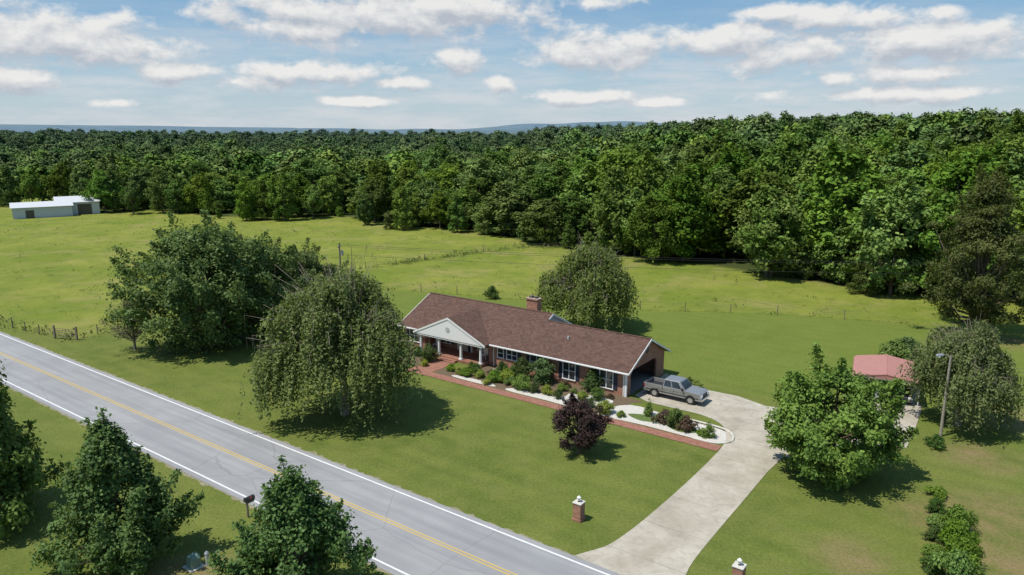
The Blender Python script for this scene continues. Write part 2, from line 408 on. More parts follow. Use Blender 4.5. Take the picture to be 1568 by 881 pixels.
m_wp = paint("white_road_paint", (0.68, 0.68, 0.67)); m_yp = paint("yellow_road_paint", (0.52, 0.36, 0.09))
m_gr = simple("shoulder_gravel", (0.22, 0.20, 0.12), 0.95, var=0.35, scale=4)
road = empty("road", (0, 0, 0), ANG)
def strip(name, y0, y1, z, mat, x0=-900, x1=400, wob=0.0, step=None):
    if not wob: return mk(name, [(x0,y0,z),(x1,y0,z),(x1,y1,z),(x0,y1,z)], [(0,1,2,3)], mat, road)
    X = np.arange(-160, 60, 0.35); rg = np.random.default_rng(3); V = []; Fs = []
    for i, x in enumerate(X): V += [(x, y0+rg.normal()*wob, z), (x, y1+rg.normal()*wob, z)]
    for i in range(len(X)-1): Fs.append((2*i, 2*i+2, 2*i+3, 2*i+1))
    return mk(name, V, Fs, mat, road)
strip("gravel_shoulder", 24.68, 32.25, 0.008, m_gr, wob=0.10)
mk("asphalt", boxv(-900, 400, 24.85, 32.1, -0.2, 0.03), BF, m_as, road)
strip("edge_line_near", 25.22, 25.35, 0.034, m_wp); strip("edge_line_far", 31.6, 31.73, 0.034, m_wp)
strip("centre_line_a", 28.46, 28.56, 0.034, m_yp); strip("centre_line_b", 28.69, 28.79, 0.034, m_yp)

# ------------------------------------------------------------------ driveway
m_con, nt, b = newmat("concrete"); o = pos(nt)
c = mix(nt, mapr(nt, noise(nt, o, 0.35, 5, 0.6), 0.35, 0.65), (0.35, 0.31, 0.24), (0.48, 0.44, 0.36))
c = mix(nt, math_(nt, 'MULTIPLY', mapr(nt, noise(nt, o, 1.2, 7, 0.75, 1.0), 0.47, 0.68), 0.65), c, (0.24, 0.215, 0.17))
c = mix(nt, math_(nt, 'MULTIPLY', mapr(nt, noise(nt, o, 25, 3), 0.4, 0.6), 0.2), c, (0.22, 0.20, 0.17))
sx = N(nt, 'ShaderNodeSeparateXYZ'); nt.links.new(o, sx.inputs[0])
yr = math_(nt, 'ADD', math_(nt, 'MULTIPLY', sx.outputs[0], -sa), math_(nt, 'MULTIPLY', sx.outputs[1], ca))
def joint(v, per):
    f = math_(nt, 'FRACT', math_(nt, 'DIVIDE', v, per)); return math_(nt, 'LESS_THAN', f, 0.04/per)
c = mix(nt, math_(nt, 'MULTIPLY', joint(yr, 3.8), 0.5), c, (0.12, 0.11, 0.09))
nt.links.new(c, b.inputs['Base Color']); b.inputs['Roughness'].default_value = 0.85
le = [(880,851),(925,838),(962,815),(1003,782),(1045,745),(1082,710),(1106,684),(1112,668),(1104,650),(1075,636),(1030,625),(990,615),(972,606)]
up = [(1020,572),(1050,590),(1085,598),(1130,607),(1172,622),(1250,632),(1310,628),(1325,600),(1400,603),(1412,625),(1402,655),(1388,686),(1330,693),(1250,705),(1200,700)]
ri = [(1176,722),(1140,765),(1100,812),(1060,862),(1040,900),(1010,915)]
def smooth_open(pts, seg=5):
    w = [site(*p) for p in pts]; o = catmull(w, seg, closed=False)
    return [w[0]]+o[seg:-seg]+[w[-2], w[-1]]
poly = smooth_open(le)+[site(*p) for p in up]+smooth_open(ri)
sheet("concrete_driveway", poly, 0.020, m_con)

# ------------------------------------------------------------------ house
def brickmat(name, c1, c2, mortar, sx_=1.0, mode='wall', bw=0.22, bh=0.075):
    m, nt, b = newmat(name); o = objc(nt)
    s = N(nt, 'ShaderNodeSeparateXYZ'); nt.links.new(o, s.inputs[0]); cb = N(nt, 'ShaderNodeCombineXYZ')
    if mode == 'wall':
        nt.links.new(math_(nt, 'ADD', s.outputs[0], s.outputs[1]), cb.inputs[0]); nt.links.new(s.outputs[2], cb.inputs[1])
    else:
        nt.links.new(s.outputs[0], cb.inputs[0]); nt.links.new(s.outputs[1], cb.inputs[1])
    t = N(nt, 'ShaderNodeTexBrick'); nt.links.new(cb.outputs[0], t.inputs['Vector'])
    t.inputs['Color1'].default_value = c4(c1); t.inputs['Color2'].default_value = c4(c2); t.inputs['Mortar'].default_value = c4(mortar)
    t.inputs['Scale'].default_value = 1; t.inputs['Brick Width'].default_value = bw; t.inputs['Row Height'].default_value = bh
    t.inputs['Mortar Size'].default_value = 0.006; t.inputs['Bias'].default_value = -0.1
    c = mix(nt, math_(nt, 'MULTIPLY', mapr(nt, noise(nt, o, 1.8, 6, 0.7), 0.4, 0.7), 0.45), t.outputs[0], tuple(k*0.5 for k in c1))
    c = mix(nt, math_(nt, 'MULTIPLY', mapr(nt, noise(nt, o, 5.5, 5, 0.8), 0.5, 0.7), 0.5), c, tuple(min(1, k*1.6) for k in c2))
    nt.links.new(c, b.inputs['Base Color']); b.inputs['Roughness'].default_value = 0.9
    bump(nt, b, t.outputs['Fac'], 0.4, -0.01)
    return m
m_brick = brickmat("brick", (0.28, 0.11, 0.065), (0.42, 0.20, 0.13), (0.38, 0.34, 0.29))
m_pave = brickmat("brick_paving", (0.24, 0.10, 0.065), (0.31, 0.145, 0.10), (0.22, 0.16, 0.12), mode='flat', bw=0.4, bh=0.2)
m_roof, nt, b = newmat("asphalt_shingles"); o = objc(nt)
s = N(nt, 'ShaderNodeSeparateXYZ'); nt.links.new(o, s.inputs[0]); cb = N(nt, 'ShaderNodeCombineXYZ')
nt.links.new(s.outputs[0], cb.inputs[0]); nt.links.new(s.outputs[1], cb.inputs[1])
t = N(nt, 'ShaderNodeTexBrick'); nt.links.new(cb.outputs[0], t.inputs['Vector'])
t.inputs['Color1'].default_value = (0.078, 0.044, 0.034, 1); t.inputs['Color2'].default_value = (0.145, 0.084, 0.063, 1); t.inputs['Mortar'].default_value = (0.055, 0.034, 0.028, 1)
t.inputs['Scale'].default_value = 1; t.inputs['Brick Width'].default_value = 0.33; t.inputs['Row Height'].default_value = 0.2; t.inputs['Mortar Size'].default_value = 0.012
c = mix(nt, math_(nt, 'MULTIPLY', mapr(nt, noise(nt, o, 0.9, 5, 0.7), 0.35, 0.7), 0.45), t.outputs[0], (0.070, 0.042, 0.034))
c = mix(nt, math_(nt, 'MULTIPLY', mapr(nt, noise(nt, o, 9, 3, 0.8), 0.45, 0.7), 0.4), c, (0.20, 0.125, 0.10))
nt.links.new(c, b.inputs['Base Color']); b.inputs['Roughness'].default_value = 0.9; b.inputs['Specular IOR Level'].default_value = 0.2
m_white = simple("white_trim", (0.76, 0.76, 0.74), 0.5, var=0.04)
m_siding, nt, b = newmat("white_siding"); o = objc(nt)
s = N(nt, 'ShaderNodeSeparateXYZ'); nt.links.new(o, s.inputs[0])
f = math_(nt, 'FRACT', math_(nt, 'MULTIPLY', s.outputs[2], 7.5))
nt.links.new(mix(nt, math_(nt, 'LESS_THAN', f, 0.14), (0.80, 0.80, 0.78), (0.55, 0.55, 0.55)), b.inputs['Base Color']); b.inputs['Roughness'].default_value = 0.55
m_greysid = simple("grey_siding", (0.42, 0.44, 0.46), 0.6, var=0.06)
m_glass = simple("window_glass", (0.025, 0.032, 0.04), 0.06, var=0.3, scale=0.7, spec=0.8)
m_shut = simple("shutter_paint", (0.02, 0.028, 0.05), 0.5)
m_floor = simple("garage_floor", (0.22, 0.21, 0.19), 0.8, var=0.15)
m_dark = simple("dark_interior", (0.10, 0.085, 0.07), 0.9)
m_door = simple("door_paint", (0.55, 0.52, 0.46), 0.4)

H = empty("brick_house", (A[0], A[1], 0), ANG)
def slab_prof(w, zr, ze=2.4, th=0.13): return [(0, ze), (w, zr), (2*w, ze), (2*w, ze-th), (w, zr-th), (0, ze-th)]
prism("roof_main", slab_prof(5.4, 5.1), -28.5, -11.5, 'x', m_roof, H)
prism("roof_wing", slab_prof(4.4, 4.6), -11.49, 0, 'x', m_roof, H)
boxes("ridge_caps", [(-28.5, -11.5, 5.28, 5.52, 5.05, 5.125), (-11.4, 0.0, 4.28, 4.52, 4.55, 4.625)], m_roof, H)
WT = 2.27
boxes("front_wall", [(-28.1, -24.9, 0.5, 0.7, 0, WT), (-16.1, -0.6, 0.5, 0.7, 0, WT), (-24.9, -16.1, 2.0, 2.2, 0, WT+0.6),
                     (-25.1, -24.9, 0.7, 2.2, 0, WT), (-16.1, -15.9, 0.7, 2.2, 0, WT)], m_brick, H)
boxes("rear_wall", [(-28.1, -11.6, 10.1, 10.3, 0, WT), (-11.4, -0.6, 8.1, 8.3, 0, WT)], m_brick, H)
def gable(y0, y1, w, zr, th, zlow=0.0, ops=()):
    k = (zr-2.4)/w; f = lambda y: 2.4+k*(w-abs(y-w))-th
    pts = [(y0, zlow)]
    for (a, bb, h) in ops: pts += [(a, zlow), (a, h-0.35), (a+0.35, h), (bb-0.35, h), (bb, h-0.35), (bb, zlow)]
    pts += [(y1, zlow), (y1, f(y1)), (w, f(w)), (y0, f(y0))]
    return pts
prism("gable_wall_left", gable(0.7, 10.1, 5.4, 5.1, 0.135), -28.1, -27.9, 'x', m_brick, H)
prism("gable_wall_step", gable(0.72, 10.1, 5.4, 5.1, 0.135), -11.75, -11.6, 'x', m_greysid, H)
prism("gable_wall_right", gable(0.5, 8.3, 4.4, 4.6, 0.135, ops=[(1.2, 6.6, 2.25)]), -0.6, -0.4, 'x', m_brick, H)
box("garage_partition", -7.0, -6.85, 0.7, 8.1, 0, WT, m_dark, H)
box("garage_floor", -6.85, -0.4, 0.7, 8.1, 0.0, 0.05, m_floor, H)
box("garage_ceiling", -6.85, -0.6, 0.7, 8.1, 2.28, 2.3, m_dark, H)
cyl("gable_ornament", 0.3, 0.3, -0.4, -0.36, m_dark, H, loc=(0, 4.4, 3.45), k=20, axis='x')
box("corner_post", -0.58, -0.36, 0.36, 0.49, 0, 2.27, m_white, H)
boxes("fascia", [(-28.5, 0, -0.045, -0.002, 2.24, 2.40), (-28.5, -11.5, 10.802, 10.845, 2.24, 2.4), (-11.49, 0, 8.802, 8.845, 2.24, 2.4)], m_white, H)
boxes("gutter", [(-15.6, 0.02, -0.14, -0.05, 2.29, 2.385), (-28.5, -25.4, -0.14, -0.05, 2.29, 2.385)], m_white, H)
boxes("downspouts", [(-0.75, -0.66, 0.40, 0.48, 0, 2.27), (-15.5, -15.42, 0.40, 0.48, 0, 2.27)], m_white, H)
boxes("soffit", [(-28.1, -25.0, 0.0, 0.5, 2.245, 2.262), (-16.0, -0.4, 0.0, 0.5, 2.245, 2.262)], m_white, H)
def rake(w, zr, x0, x1, nm):
    d = 0.2
    prism(nm, [(-0.04, 2.41), (w, zr+0.01), (2*w+0.04, 2.41), (2*w+0.04, 2.41-d), (w, zr+0.01-d), (-0.04, 2.41-d)], x0, x1, 'x', m_white, H)
rake(4.4, 4.6, 0.003, 0.05, "rake_right"); rake(5.4, 5.1, -28.55, -28.503, "rake_left")
prism("rake_step", [(4.6, 4.72), (5.4, 5.105), (10.8, 2.405), (10.8, 2.2), (5.4, 4.9), (4.6, 4.5)], -11.497, -11.455, 'x', m_white, H)
def window(x, y, z0, w, h, shut=True, n=2):
    fr = []; g = []; sh = []
    t = 0.07
    fr += [(x-w/2-t, x+w/2+t, y-0.06, y, z0+h, z0+h+t), (x-w/2-t-0.04, x+w/2+t+0.04, y-0.1, y, z0-t, z0),
           (x-w/2-t, x-w/2, y-0.06, y, z0, z0+h), (x+w/2, x+w/2+t, y-0.06, y, z0, z0+h)]
    for i in range(1, n): xx = x-w/2+w*i/n; fr.append((xx-0.035, xx+0.035, y-0.05, y-0.012, z0, z0+h))
    for i in range(n):
        a = x-w/2+w*i/n; bq = a+w/n
        fr.append((a+0.04, bq-0.04, y-0.045, y-0.012, z0+h/2-0.025, z0+h/2+0.025))
    g.append((x-w/2, x+w/2, y-0.011, y-0.002, z0, z0+h))
    if shut: sh = [(x-w/2-t-0.42, x-w/2-t-0.02, y-0.04, y-0.001, z0-0.03, z0+h+0.05), (x+w/2+t+0.02, x+w/2+t+0.42, y-0.04, y-0.001, z0-0.03, z0+h+0.05)]
    boxes("window_frame", fr, m_white, H); boxes("window_pane", g, m_glass, H)
    if shut: boxes("window_shutters", sh, m_shut, H)
for (x, z0, w, h, s_, n) in [(-26.5, 0.75, 1.3, 1.3, True, 2), (-14.6, 1.1, 0.7, 0.9, False, 1), (-13.2, 1.1, 1.2, 0.95, True, 2), (-10.2, 0.8, 1.5, 1.25, True, 2), (-6.5, 0.45, 1.3, 1.65, True, 2), (-2.5, 0.45, 1.3, 1.65, True, 2)]:
    window(x, 0.5, z0, w, h, s_, n)
window(-23.2, 2.0, 0.8, 1.3, 1.4, True, 2); window(-18.0, 2.0, 0.8, 1.5, 1.4, True, 2)
boxes("door_surround", [(-21.6, -21.35, 1.93, 2.0, 0.3, 2.5), (-19.75, -19.5, 1.93, 2.0, 0.3, 2.5), (-21.6, -19.5, 1.93, 2.0, 2.5, 2.7)], m_white, H)
box("front_door", -21.0, -20.1, 1.95, 1.995, 0.3, 2.4, m_door, H)
boxes("door_sidelights", [(-21.34, -21.02, 1.96, 1.995, 0.3, 2.4), (-20.08, -19.76, 1.96, 1.995, 0.3, 2.4)], m_glass, H)
# portico
xc = -20.5; hw = 4.85; zp = 4.58
yb = (zp-2.4)/0.5
Vv = [(xc-hw, -0.8, 2.415), (xc, -0.8, zp+0.015), (xc+hw, -0.8, 2.415), (xc-hw, 0.03, 2.415), (xc, yb+0.03, zp+0.015), (xc+hw, 0.03, 2.415)]
Vv += [(x, y, z-0.10) for x, y, z in Vv]
mk("portico_roof", Vv, [(0,1,4,3),(1,2,5,4),(6,7,10,9),(7,8,11,10),(0,1,7,6),(1,2,8,7),(0,3,9,6),(2,5,11,8)], m_roof, H)
prism("portico_pediment", [(xc-hw+0.15, 2.30), (xc, zp-0.12), (xc+hw-0.15, 2.30)], -0.83, -0.79, 'y', m_siding, H)
prism("portico_rake_trim", [(xc-hw-0.05, 2.40), (xc, zp+0.03), (xc+hw+0.05, 2.40), (xc+hw+0.05, 2.2), (xc, zp-0.19), (xc-hw-0.05, 2.2)], -0.88, -0.833, 'y', m_white, H)
box("portico_beam", xc-hw+0.2, xc+hw-0.2, -0.78, -0.32, 2.12, 2.295, m_white, H)
box("portico_ceiling", xc-hw+0.25, xc+hw-0.25, -0.3, 1.99, 2.30, 2.34, m_white, H)
cyl("pediment_vent", 0.28, 0.28, -0.86, -0.832, m_greysid, H, loc=(xc, 0, 3.3), k=20, axis='y')
boxes("porch_floor", [(-24.88, -16.12, -0.75, 1.99, 0.02, 0.3)], m_pave, H)
boxes("porch_steps", [(-21.7, -19.3, -1.1, -0.752, 0.02, 0.2), (-21.7, -19.3, -1.45, -1.102, 0.02, 0.11)], m_pave, H)
for i, x in enumerate((-16.4, -19.0, -22.0, -24.6)):
    cyl("column_shaft", 0.16, 0.13, 0.42, 2.0, m_white, H, loc=(x, -0.5, 0))
    boxes("column_base_and_cap", [(x-0.2, x+0.2, -0.7, -0.3, 0.3, 0.42), (x-0.19, x+0.19, -0.69, -0.31, 2.0, 2.119)], m_white, H)
for x in (-17.2, -23.9):
    boxes("porch_chair", [(x-0.3, x+0.3, 0.9, 1.4, 0.68, 0.73), (x-0.3, x+0.3, 1.38, 1.43, 0.73, 1.4)]+[(x+a, x+a+0.05, yy, yy+0.05, 0.3, 0.68) for a in (-0.3, 0.25) for yy in (0.9, 1.35)], m_white, H)
boxes("chimney", [(-14.95, -13.6, 5.5, 6.3, 3.5, 6.15), (-15.03, -13.52, 5.42, 6.38, 6.15, 6.3)], m_brick, H)
boxes("chimney_flues", [(-14.75, -14.4, 5.7, 6.1, 6.3, 6.5), (-14.15, -13.8, 5.7, 6.1, 6.3, 6.5)], m_dark, H)
boxes("roof_vents", [(-18.9, -18.6, 7.0, 7.3, 3.9, 4.6), (-8.0, -7.85, 2.5, 2.65, 3.5, 3.95)], m_greysid, H)

# brick walk, beds (house frame)
wk = empty("brick_walk", (A[0], A[1], 0), ANG)
sheet("walk_surface", [(-21.8, -5.85), (10.4, -5.85), (10.4, -4.75), (-19.2, -4.75), (-19.2, -1.45), (-21.8, -1.45)], 0.034, m_pave, wk)
m_grav = simple("white_gravel", (0.50, 0.48, 0.43), 0.95, var=0.35, scale=14)
m_mulch = simple("mulch", (0.12, 0.085, 0.05), 0.95, var=0.4, scale=8)
m_gcov = simple("groundcover_green", (0.09, 0.13, 0.03), 0.95, var=0.5, scale=6)
bed = empty("garden_bed", (A[0], A[1], 0), ANG)
sheet("mulch_bed", catmull([(-15.2, 0.49), (-16, -2.2), (-18.7, -2.4), (-18.9, -4.6), (-10, -4.6), (0, -4.6), (6, -4.6), (9.6, -4.6), (10.6, -3.2), (9.3, -1.6), (5, -1.3), (0.6, -0.9), (0.3, 0.49)], 5), 0.012, m_mulch, bed)
sheet("mulch_bed_left", catmull([(-22.2, -1.2), (-22.2, -4.2), (-25, -4.0), (-28.3, -2), (-28.3, 0.4), (-25, 0.4)], 5), 0.012, m_mulch, bed)
for (pts) in [[(-10.2, -4.5), (-6, -4.5), (-3.0, -4.5), (-1.2, -3.2), (-1.0, -1.0), (-4.8, -1.6), (-5.2, -3.0), (-9.6, -3.6)],
              [(-0.6, -4.5), (4, -4.5), (9.4, -4.5), (10.4, -3.2), (9.2, -1.7), (5, -1.5), (0.8, -1.1)],
              [(-16.6, -4.5), (-12, -4.5), (-12.4, -3.9), (-16.4, -3.9)], [(-15.0, -1.0), (-12.6, -1.2), (-12.8, -0.4), (-14.8, -0.2)]]:
    sheet("gravel_patch", catmull(pts, 4), 0.018, m_grav, bed)
for (x0, x1, y0, y1) in [(1.6, 4.6, -3.8, -2.4), (5.2, 8.0, -4.1, -2.4)]:
    xm, ym = (x0+x1)/2, (y0+y1)/2
    sheet("mulch_patch", catmull([(x0, ym), (xm, y0), (x1, ym), (xm, y1)], 6), 0.024, m_gcov, bed)
m_curb = simple("concrete_curb", (0.52, 0.50, 0.45), 0.8)
q = QM(); q.tube([(x, y, 0.05) for x, y in catmull([(4, -4.66), (8, -4.66), (9.9, -4.5), (10.7, -3.2), (9.4, -1.5), (5, -1.2), (0.8, -0.8)], 6, closed=False)[6:-6]], 0.09, 6)
o = bpy.data.objects.new("bed_curb", q.mesh("bed_curb", [m_curb, m_curb])); link(o, bed)
rg = np.random.default_rng(55)

# ------------------------------------------------------------------ shrubs
def shrub_mesh(nm, w, h, leaf, mat, seed, n=3000, shape='round', ncl=34):
    return crown_mesh(nm, h, w/2, 0.0, ncl, n, leaf, seed, [bark, mat], shape, tr=0.03, cl=(0.22, 0.38), limbs=5, lob=0.1, vert=0.8, fuzz=0.25)
SM = {'dk': shrub_mesh("boxwood", 2, 1.7, 0.075, L_dk, 1), 'dk2': shrub_mesh("holly", 2, 1.9, 0.08, L_maple, 2),
      'yl': shrub_mesh("golden", 2, 1.35, 0.075, L_yl, 3), 'lt': shrub_mesh("light", 2, 1.3, 0.08, L_bright, 4),
      'rd': shrub_mesh("barberry", 2, 1.3, 0.08, L_rd, 5), 'cone': shrub_mesh("conifer", 2, 3.0, 0.08, L_bright, 6, shape='cone', ncl=46)}
names = {'dk': 'boxwood_shrub', 'dk2': 'holly_shrub', 'yl': 'golden_shrub', 'lt': 'green_shrub', 'rd': 'barberry_shrub', 'cone': 'dwarf_conifer'}
S = [(655,556,28,'dk'),(640,546,18,'dk2'),(650,562,14,'yl'),(712,578,22,'lt'),(735,580,22,'yl'),(722,570,16,'dk'),(757,586,26,'lt'),(776,587,34,'yl'),(800,584,40,'dk'),(832,590,46,'dk2'),
     (800,598,34,'lt'),(838,606,22,'yl'),(752,577,16,'rd'),(893,615,22,'yl'),(909,601,42,'dk'),(866,595,16,'rd'),(916,615,26,'dk2'),(935,612,14,'rd'),(928,636,30,'yl'),(952,640,14,'lt'),
     (690,569,16,'lt'),(702,574,14,'yl'),(745,590,16,'yl'),(818,603,20,'dk'),(784,592,20,'lt'),(880,604,12,'lt'),(905,625,18,'dk'),(768,577,24,'dk'),(785,580,18,'dk2'),(855,612,16,'dk'),(860,600,18,'lt'),(730,574,18,'dk2'),
     (994,638,20,'cone'),(1020,652,30,'rd'),(1036,657,30,'dk2'),(1052,662,34,'rd'),(1010,645,16,'lt'),(1086,672,26,'cone'),(1072,668,14,'lt'),
     (1028,588,16,'yl'),(1043,592,18,'rd'),(1068,597,24,'yl'),(1056,590,14,'dk'),(622,540,14,'lt'),
     (1438,690,32,'dk'),(1362,704,30,'lt'),(1374,556,48,'lt'),(1395,552,40,'dk2'),
     (1440,766,30,'lt'),(1438,788,30,'dk'),(1438,809,32,'lt'),(1436,832,33,'dk'),(1433,856,34,'lt'),(1430,881,37,'dk'),
     (1469,822,44,'lt'),(1466,850,50,'lt'),(1478,880,54,'lt'),(1470,905,54,'lt'),(754,459,22,'dk'),(1505,905,40,'cone')]
for (u, v, wpx, kd) in S:
    x, y = site(u, v); t = y*cp+CAMH*sp; wm = wpx*t/F
    kx = wm/2*rg.uniform(0.92, 1.1)
    hz = kx*rg.uniform(0.85, 1.15)*(1.0 if kd != 'cone' else (0.8 if u > 1400 else 0.9))
    if 1420 < u < 1450 and kd != 'cone': hz = kx*0.85
    if 1460 < u < 1480: hz = kx*1.5
    put(names[kd], SM[kd], (x, y+wm*0.25), rg.uniform(0, 6), (kx, kx, hz))

# ------------------------------------------------------------------ individual trees
def T(nm, me, u, v, rz=0.0, s=1.0): return put(nm, me, site(u, v), rz, s)
wm1 = weep_mesh("weeping_a", 12.6, 6.0, 3, [bark_grey, L_weep], 108, 21, 0.155, 1.2)
wm2 = weep_mesh("weeping_b", 10.6, 5.5, 8, [bark_grey, L_weep], 82, 19, 0.18, 1.0)
T("weeping_cherry_tree", wm1, 528, 634)
T("weeping_cherry_tree", wm2, 903, 505, 1.0)
T("weeping_cherry_tree", wm2, 1466, 652, 2.4, (0.68, 0.68, 0.83))
mp1 = crown_mesh("maple_a", 8.0, 3.5, 0.4, 160, 38000, 0.115, 11, [bark, L_maple], 'maple', 0.16, (0.11, 0.19), 40, 0.6, 0.12, vert=1.1, fuzz=0.38, shoots=70, jag=0.08)
mp2 = crown_mesh("maple_b", 7.2, 3.7, 0.4, 160, 38000, 0.115, 12, [bark, L_maple], 'maple', 0.16, (0.11, 0.19), 40, 0.6, 0.12, vert=1.1, fuzz=0.38, shoots=70, jag=0.08)
T("maple_tree", mp1, 184, 862); put("maple_tree", mp2, (-10.6, 31.9), 1.3); put("maple_tree", mp1, (-32.4, 41.2), 2.2, (1.18, 1.18, 1.38))
gm = crown_mesh("green_a", 7.5, 4.9, 0.3, 210, 44000, 0.13, 21, [bark, L_bright], 'dome', 0.22, (0.10, 0.17), 60, 0.6, 0.10, vert=0.55, fuzz=0.38, shoots=26, jag=0.07)
T("dogwood_tree", gm, 1270, 722)
bigm = crown_mesh("oak_a", 13.0, 8.2, 0.6, 360, 66000, 0.18, 31, [bark_grey, L_oak], 'dome', 0.4, (0.07, 0.14), 90, 0.6, 0.14, vert=0.75, fuzz=0.42, shoots=50, jag=0.08)
T("oak_tree", bigm, 332, 528); T("oak_tree", bigm, 462, 492, 2.0, (0.66, 0.66, 0.68)); T("oak_tree", bigm, 396, 510, 4.0, (0.62, 0.62, 0.76))
spm = crown_mesh("sparse_a", 5.8, 2.7, 1.2, 60, 3200, 0.09, 41, [bark_grey, L_brown], 'round', 0.14, (0.15, 0.28), 55, 0.6)
T("crabapple_tree", spm, 207, 536)
plm = crown_mesh("plum_a", 4.1, 2.15, 0.6, 90, 15000, 0.085, 51, [bark, L_plum], 'dome', 0.14, (0.13, 0.22), 34, 0.6, 0.10, fuzz=0.33, shoots=14, jag=0.05)
T("purple_plum_tree", plm, 886, 694)
pnm = crown_mesh("pine_a", 18.0, 7.0, 2.0, 170, 42000, 0.20, 61, [bark, L_pine], 'pine', 0.35, (0.08, 0.16), 80, 0.35, 0.2, vert=0.6, fuzz=0.4, shoots=30)
T("pine_tree", pnm, 1488, 512)
cdm = crown_mesh("cedar_a", 8.2, 3.0, 0.3, 90, 12000, 0.16, 71, [bark, L_pine], 'cone', 0.2, (0.14, 0.26), 10, 0.4)
T("cedar_tree", cdm, 1330, 450); T("cedar_tree", cdm, 597, 351, 1, 0.6); T("cedar_tree", cdm, 790, 362, 2, 0.5)

# forest meshes : broad rounded hardwood crowns
FM = []
for i, (h, rr, sh) in enumerate([(20, 7.2, 'dome'), (20, 6.2, 'egg'), (20, 8.2, 'dome'), (20, 6.6, 'dome'), (20, 7.2, 'round'), (20, 6.2, 'dome')]):
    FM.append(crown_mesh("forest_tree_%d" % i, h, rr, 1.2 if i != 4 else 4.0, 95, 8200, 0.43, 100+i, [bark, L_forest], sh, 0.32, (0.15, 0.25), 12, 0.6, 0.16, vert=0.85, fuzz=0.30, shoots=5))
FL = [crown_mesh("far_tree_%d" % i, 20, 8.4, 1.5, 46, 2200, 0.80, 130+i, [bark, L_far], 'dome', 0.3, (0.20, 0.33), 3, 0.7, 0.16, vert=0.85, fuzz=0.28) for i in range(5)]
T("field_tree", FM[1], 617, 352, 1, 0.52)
forest = empty("forest")
rg = np.random.default_rng(9)
cnt = 0
def inview(x, y, mg=0.1): return y > 20 and abs(x)/y < 0.70/0.98+mg
def stand(x, y):
    return 1+0.13*math.sin(x*0.045+1.3*math.sin(y*0.02))*math.cos(y*0.038+0.7)+0.07*math.sin(x*0.11+y*0.07)
def add_forest(d0, d1, sp_, meshes, smul, understory=False):
    global cnt
    R_ = d1*1.0
    for gx_ in np.arange(-R_, R_, sp_):
        for gy_ in np.arange(60, d1, sp_):
            x = gx_+rg.uniform(-0.48, 0.48)*sp_; y = gy_+rg.uniform(-0.48, 0.48)*sp_
            if not (d0 <= y < d1) or not inview(x, y): continue
            e = edge_y(x)
            if y < e+2.0: continue
            if clearing(x, y) > 0.3 and rg.random() < 0.93: continue
            front = 0.86 if y < e+14 else 1.0
            hh = (0.72+0.27*float(sst(5, 60, x)))*rg.uniform(0.70, 1.15)*smul*stand(x, y)*front
            if rg.random() < 0.08 and d0 < 400: continue
            w_ = 1.05*rg.uniform(0.78, 1.22)*(0.5+0.5*hh)
            o = put("tree", meshes[rg.integers(len(meshes))], (x, y), rg.uniform(0, 6.28), (w_, w_, hh), forest); cnt += 1
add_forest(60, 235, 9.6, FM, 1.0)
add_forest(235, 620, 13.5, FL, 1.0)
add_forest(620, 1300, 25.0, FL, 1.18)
# edge trees and understory
x = -150.0
while x < 100:
    y = float(edge_y(x))+rg.uniform(-4.0, 3.5)
    if inview(x, y):
        big = rg.random() < 0.42
        s = rg.uniform(0.45, 0.8) if big else rg.uniform(0.16, 0.42)
        s *= (0.85+0.2*float(sst(-30, 30, x)))
        if not (x > 15 and not big and rg.random() < 0.6):
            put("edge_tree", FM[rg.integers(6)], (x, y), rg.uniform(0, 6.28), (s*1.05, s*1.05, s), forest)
    x += rg.uniform(2.5, 5.5)
for (u, v, s) in [(50, 311, 0.6), (15, 312, 0.66), (-30, 312, 0.75), (175, 325, 0.6), (205, 328, 0.45), (250, 326, 0.62), (378, 338, 0.5), (436, 338, 0.6), (560, 345, 0.4), (700, 356, 0.45), (1000, 402, 0.6), (1180, 424, 0.7)]:
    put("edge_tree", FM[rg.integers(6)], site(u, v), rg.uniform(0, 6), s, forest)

# ------------------------------------------------------------------ pasture weeds
q = QM(); n = 9000
X = rg.uniform(-150, 75, n); Y = rg.uniform(72, 215, n)
ok = (Y > fence_y(X)+1) & (Y < edge_y(X)-1)
X, Y = X[ok], Y[ok]
w0 = [site(*p) for p in [(560,412),(600,405),(650,399),(690,393),(740,386),(800,379),(860,380)]]
ex = []; ey = []
for i in range(len(w0)-1):
    k2 = 60 if i else 20; t = rg.uniform(0, 1, k2); ex += list(w0[i][0]+(w0[i+1][0]-w0[i][0])*t+rg.normal(size=k2)*0.6); ey += list(w0[i][1]+(w0[i+1][1]-w0[i][1])*t+rg.normal(size=k2)*0.7)
fxs = rg.uniform(-90, -38, 260); ex += list(fxs); ey += list(fence_y(fxs)+rg.normal(size=260)*0.6)
fxs = rg.uniform(-25, 50, 220); ex += list(fxs); ey += list(fence_y(fxs)+rg.normal(size=220)*0.35)
X2 = np.concatenate([X, ex]); Y2 = np.concatenate([Y, ey]); big = np.concatenate([np.full(len(X), 0.0), np.ones(len(ex))])
h = np.where(big > 0, rg.gamma(2.5, 0.14, len(X2)), rg.gamma(2.0, 0.09, len(X2)))
h[-220:] *= 0.5
per = 7
C = np.repeat(np.stack([X2, Y2, h*0.4], 1), per, 0)+rg.normal(size=(len(X2)*per, 3))*np.repeat(h, per)[:, None]*np.array([0.6, 0.6, 0.3])
C[:, 2] = np.abs(C[:, 2])
q.leaves(C, rg.normal(size=C.shape)+np.array([0, 0, 0.6]), np.repeat(h, per)*0.3, rg.uniform(0, 1, len(C)), rg, 0.4, U=rg.normal(size=C.shape)*0.5+np.array([0, 0, 1.0]), m=0)
link(bpy.data.objects.new("pasture_weeds", q.mesh("pasture_weeds", [L_weed])))

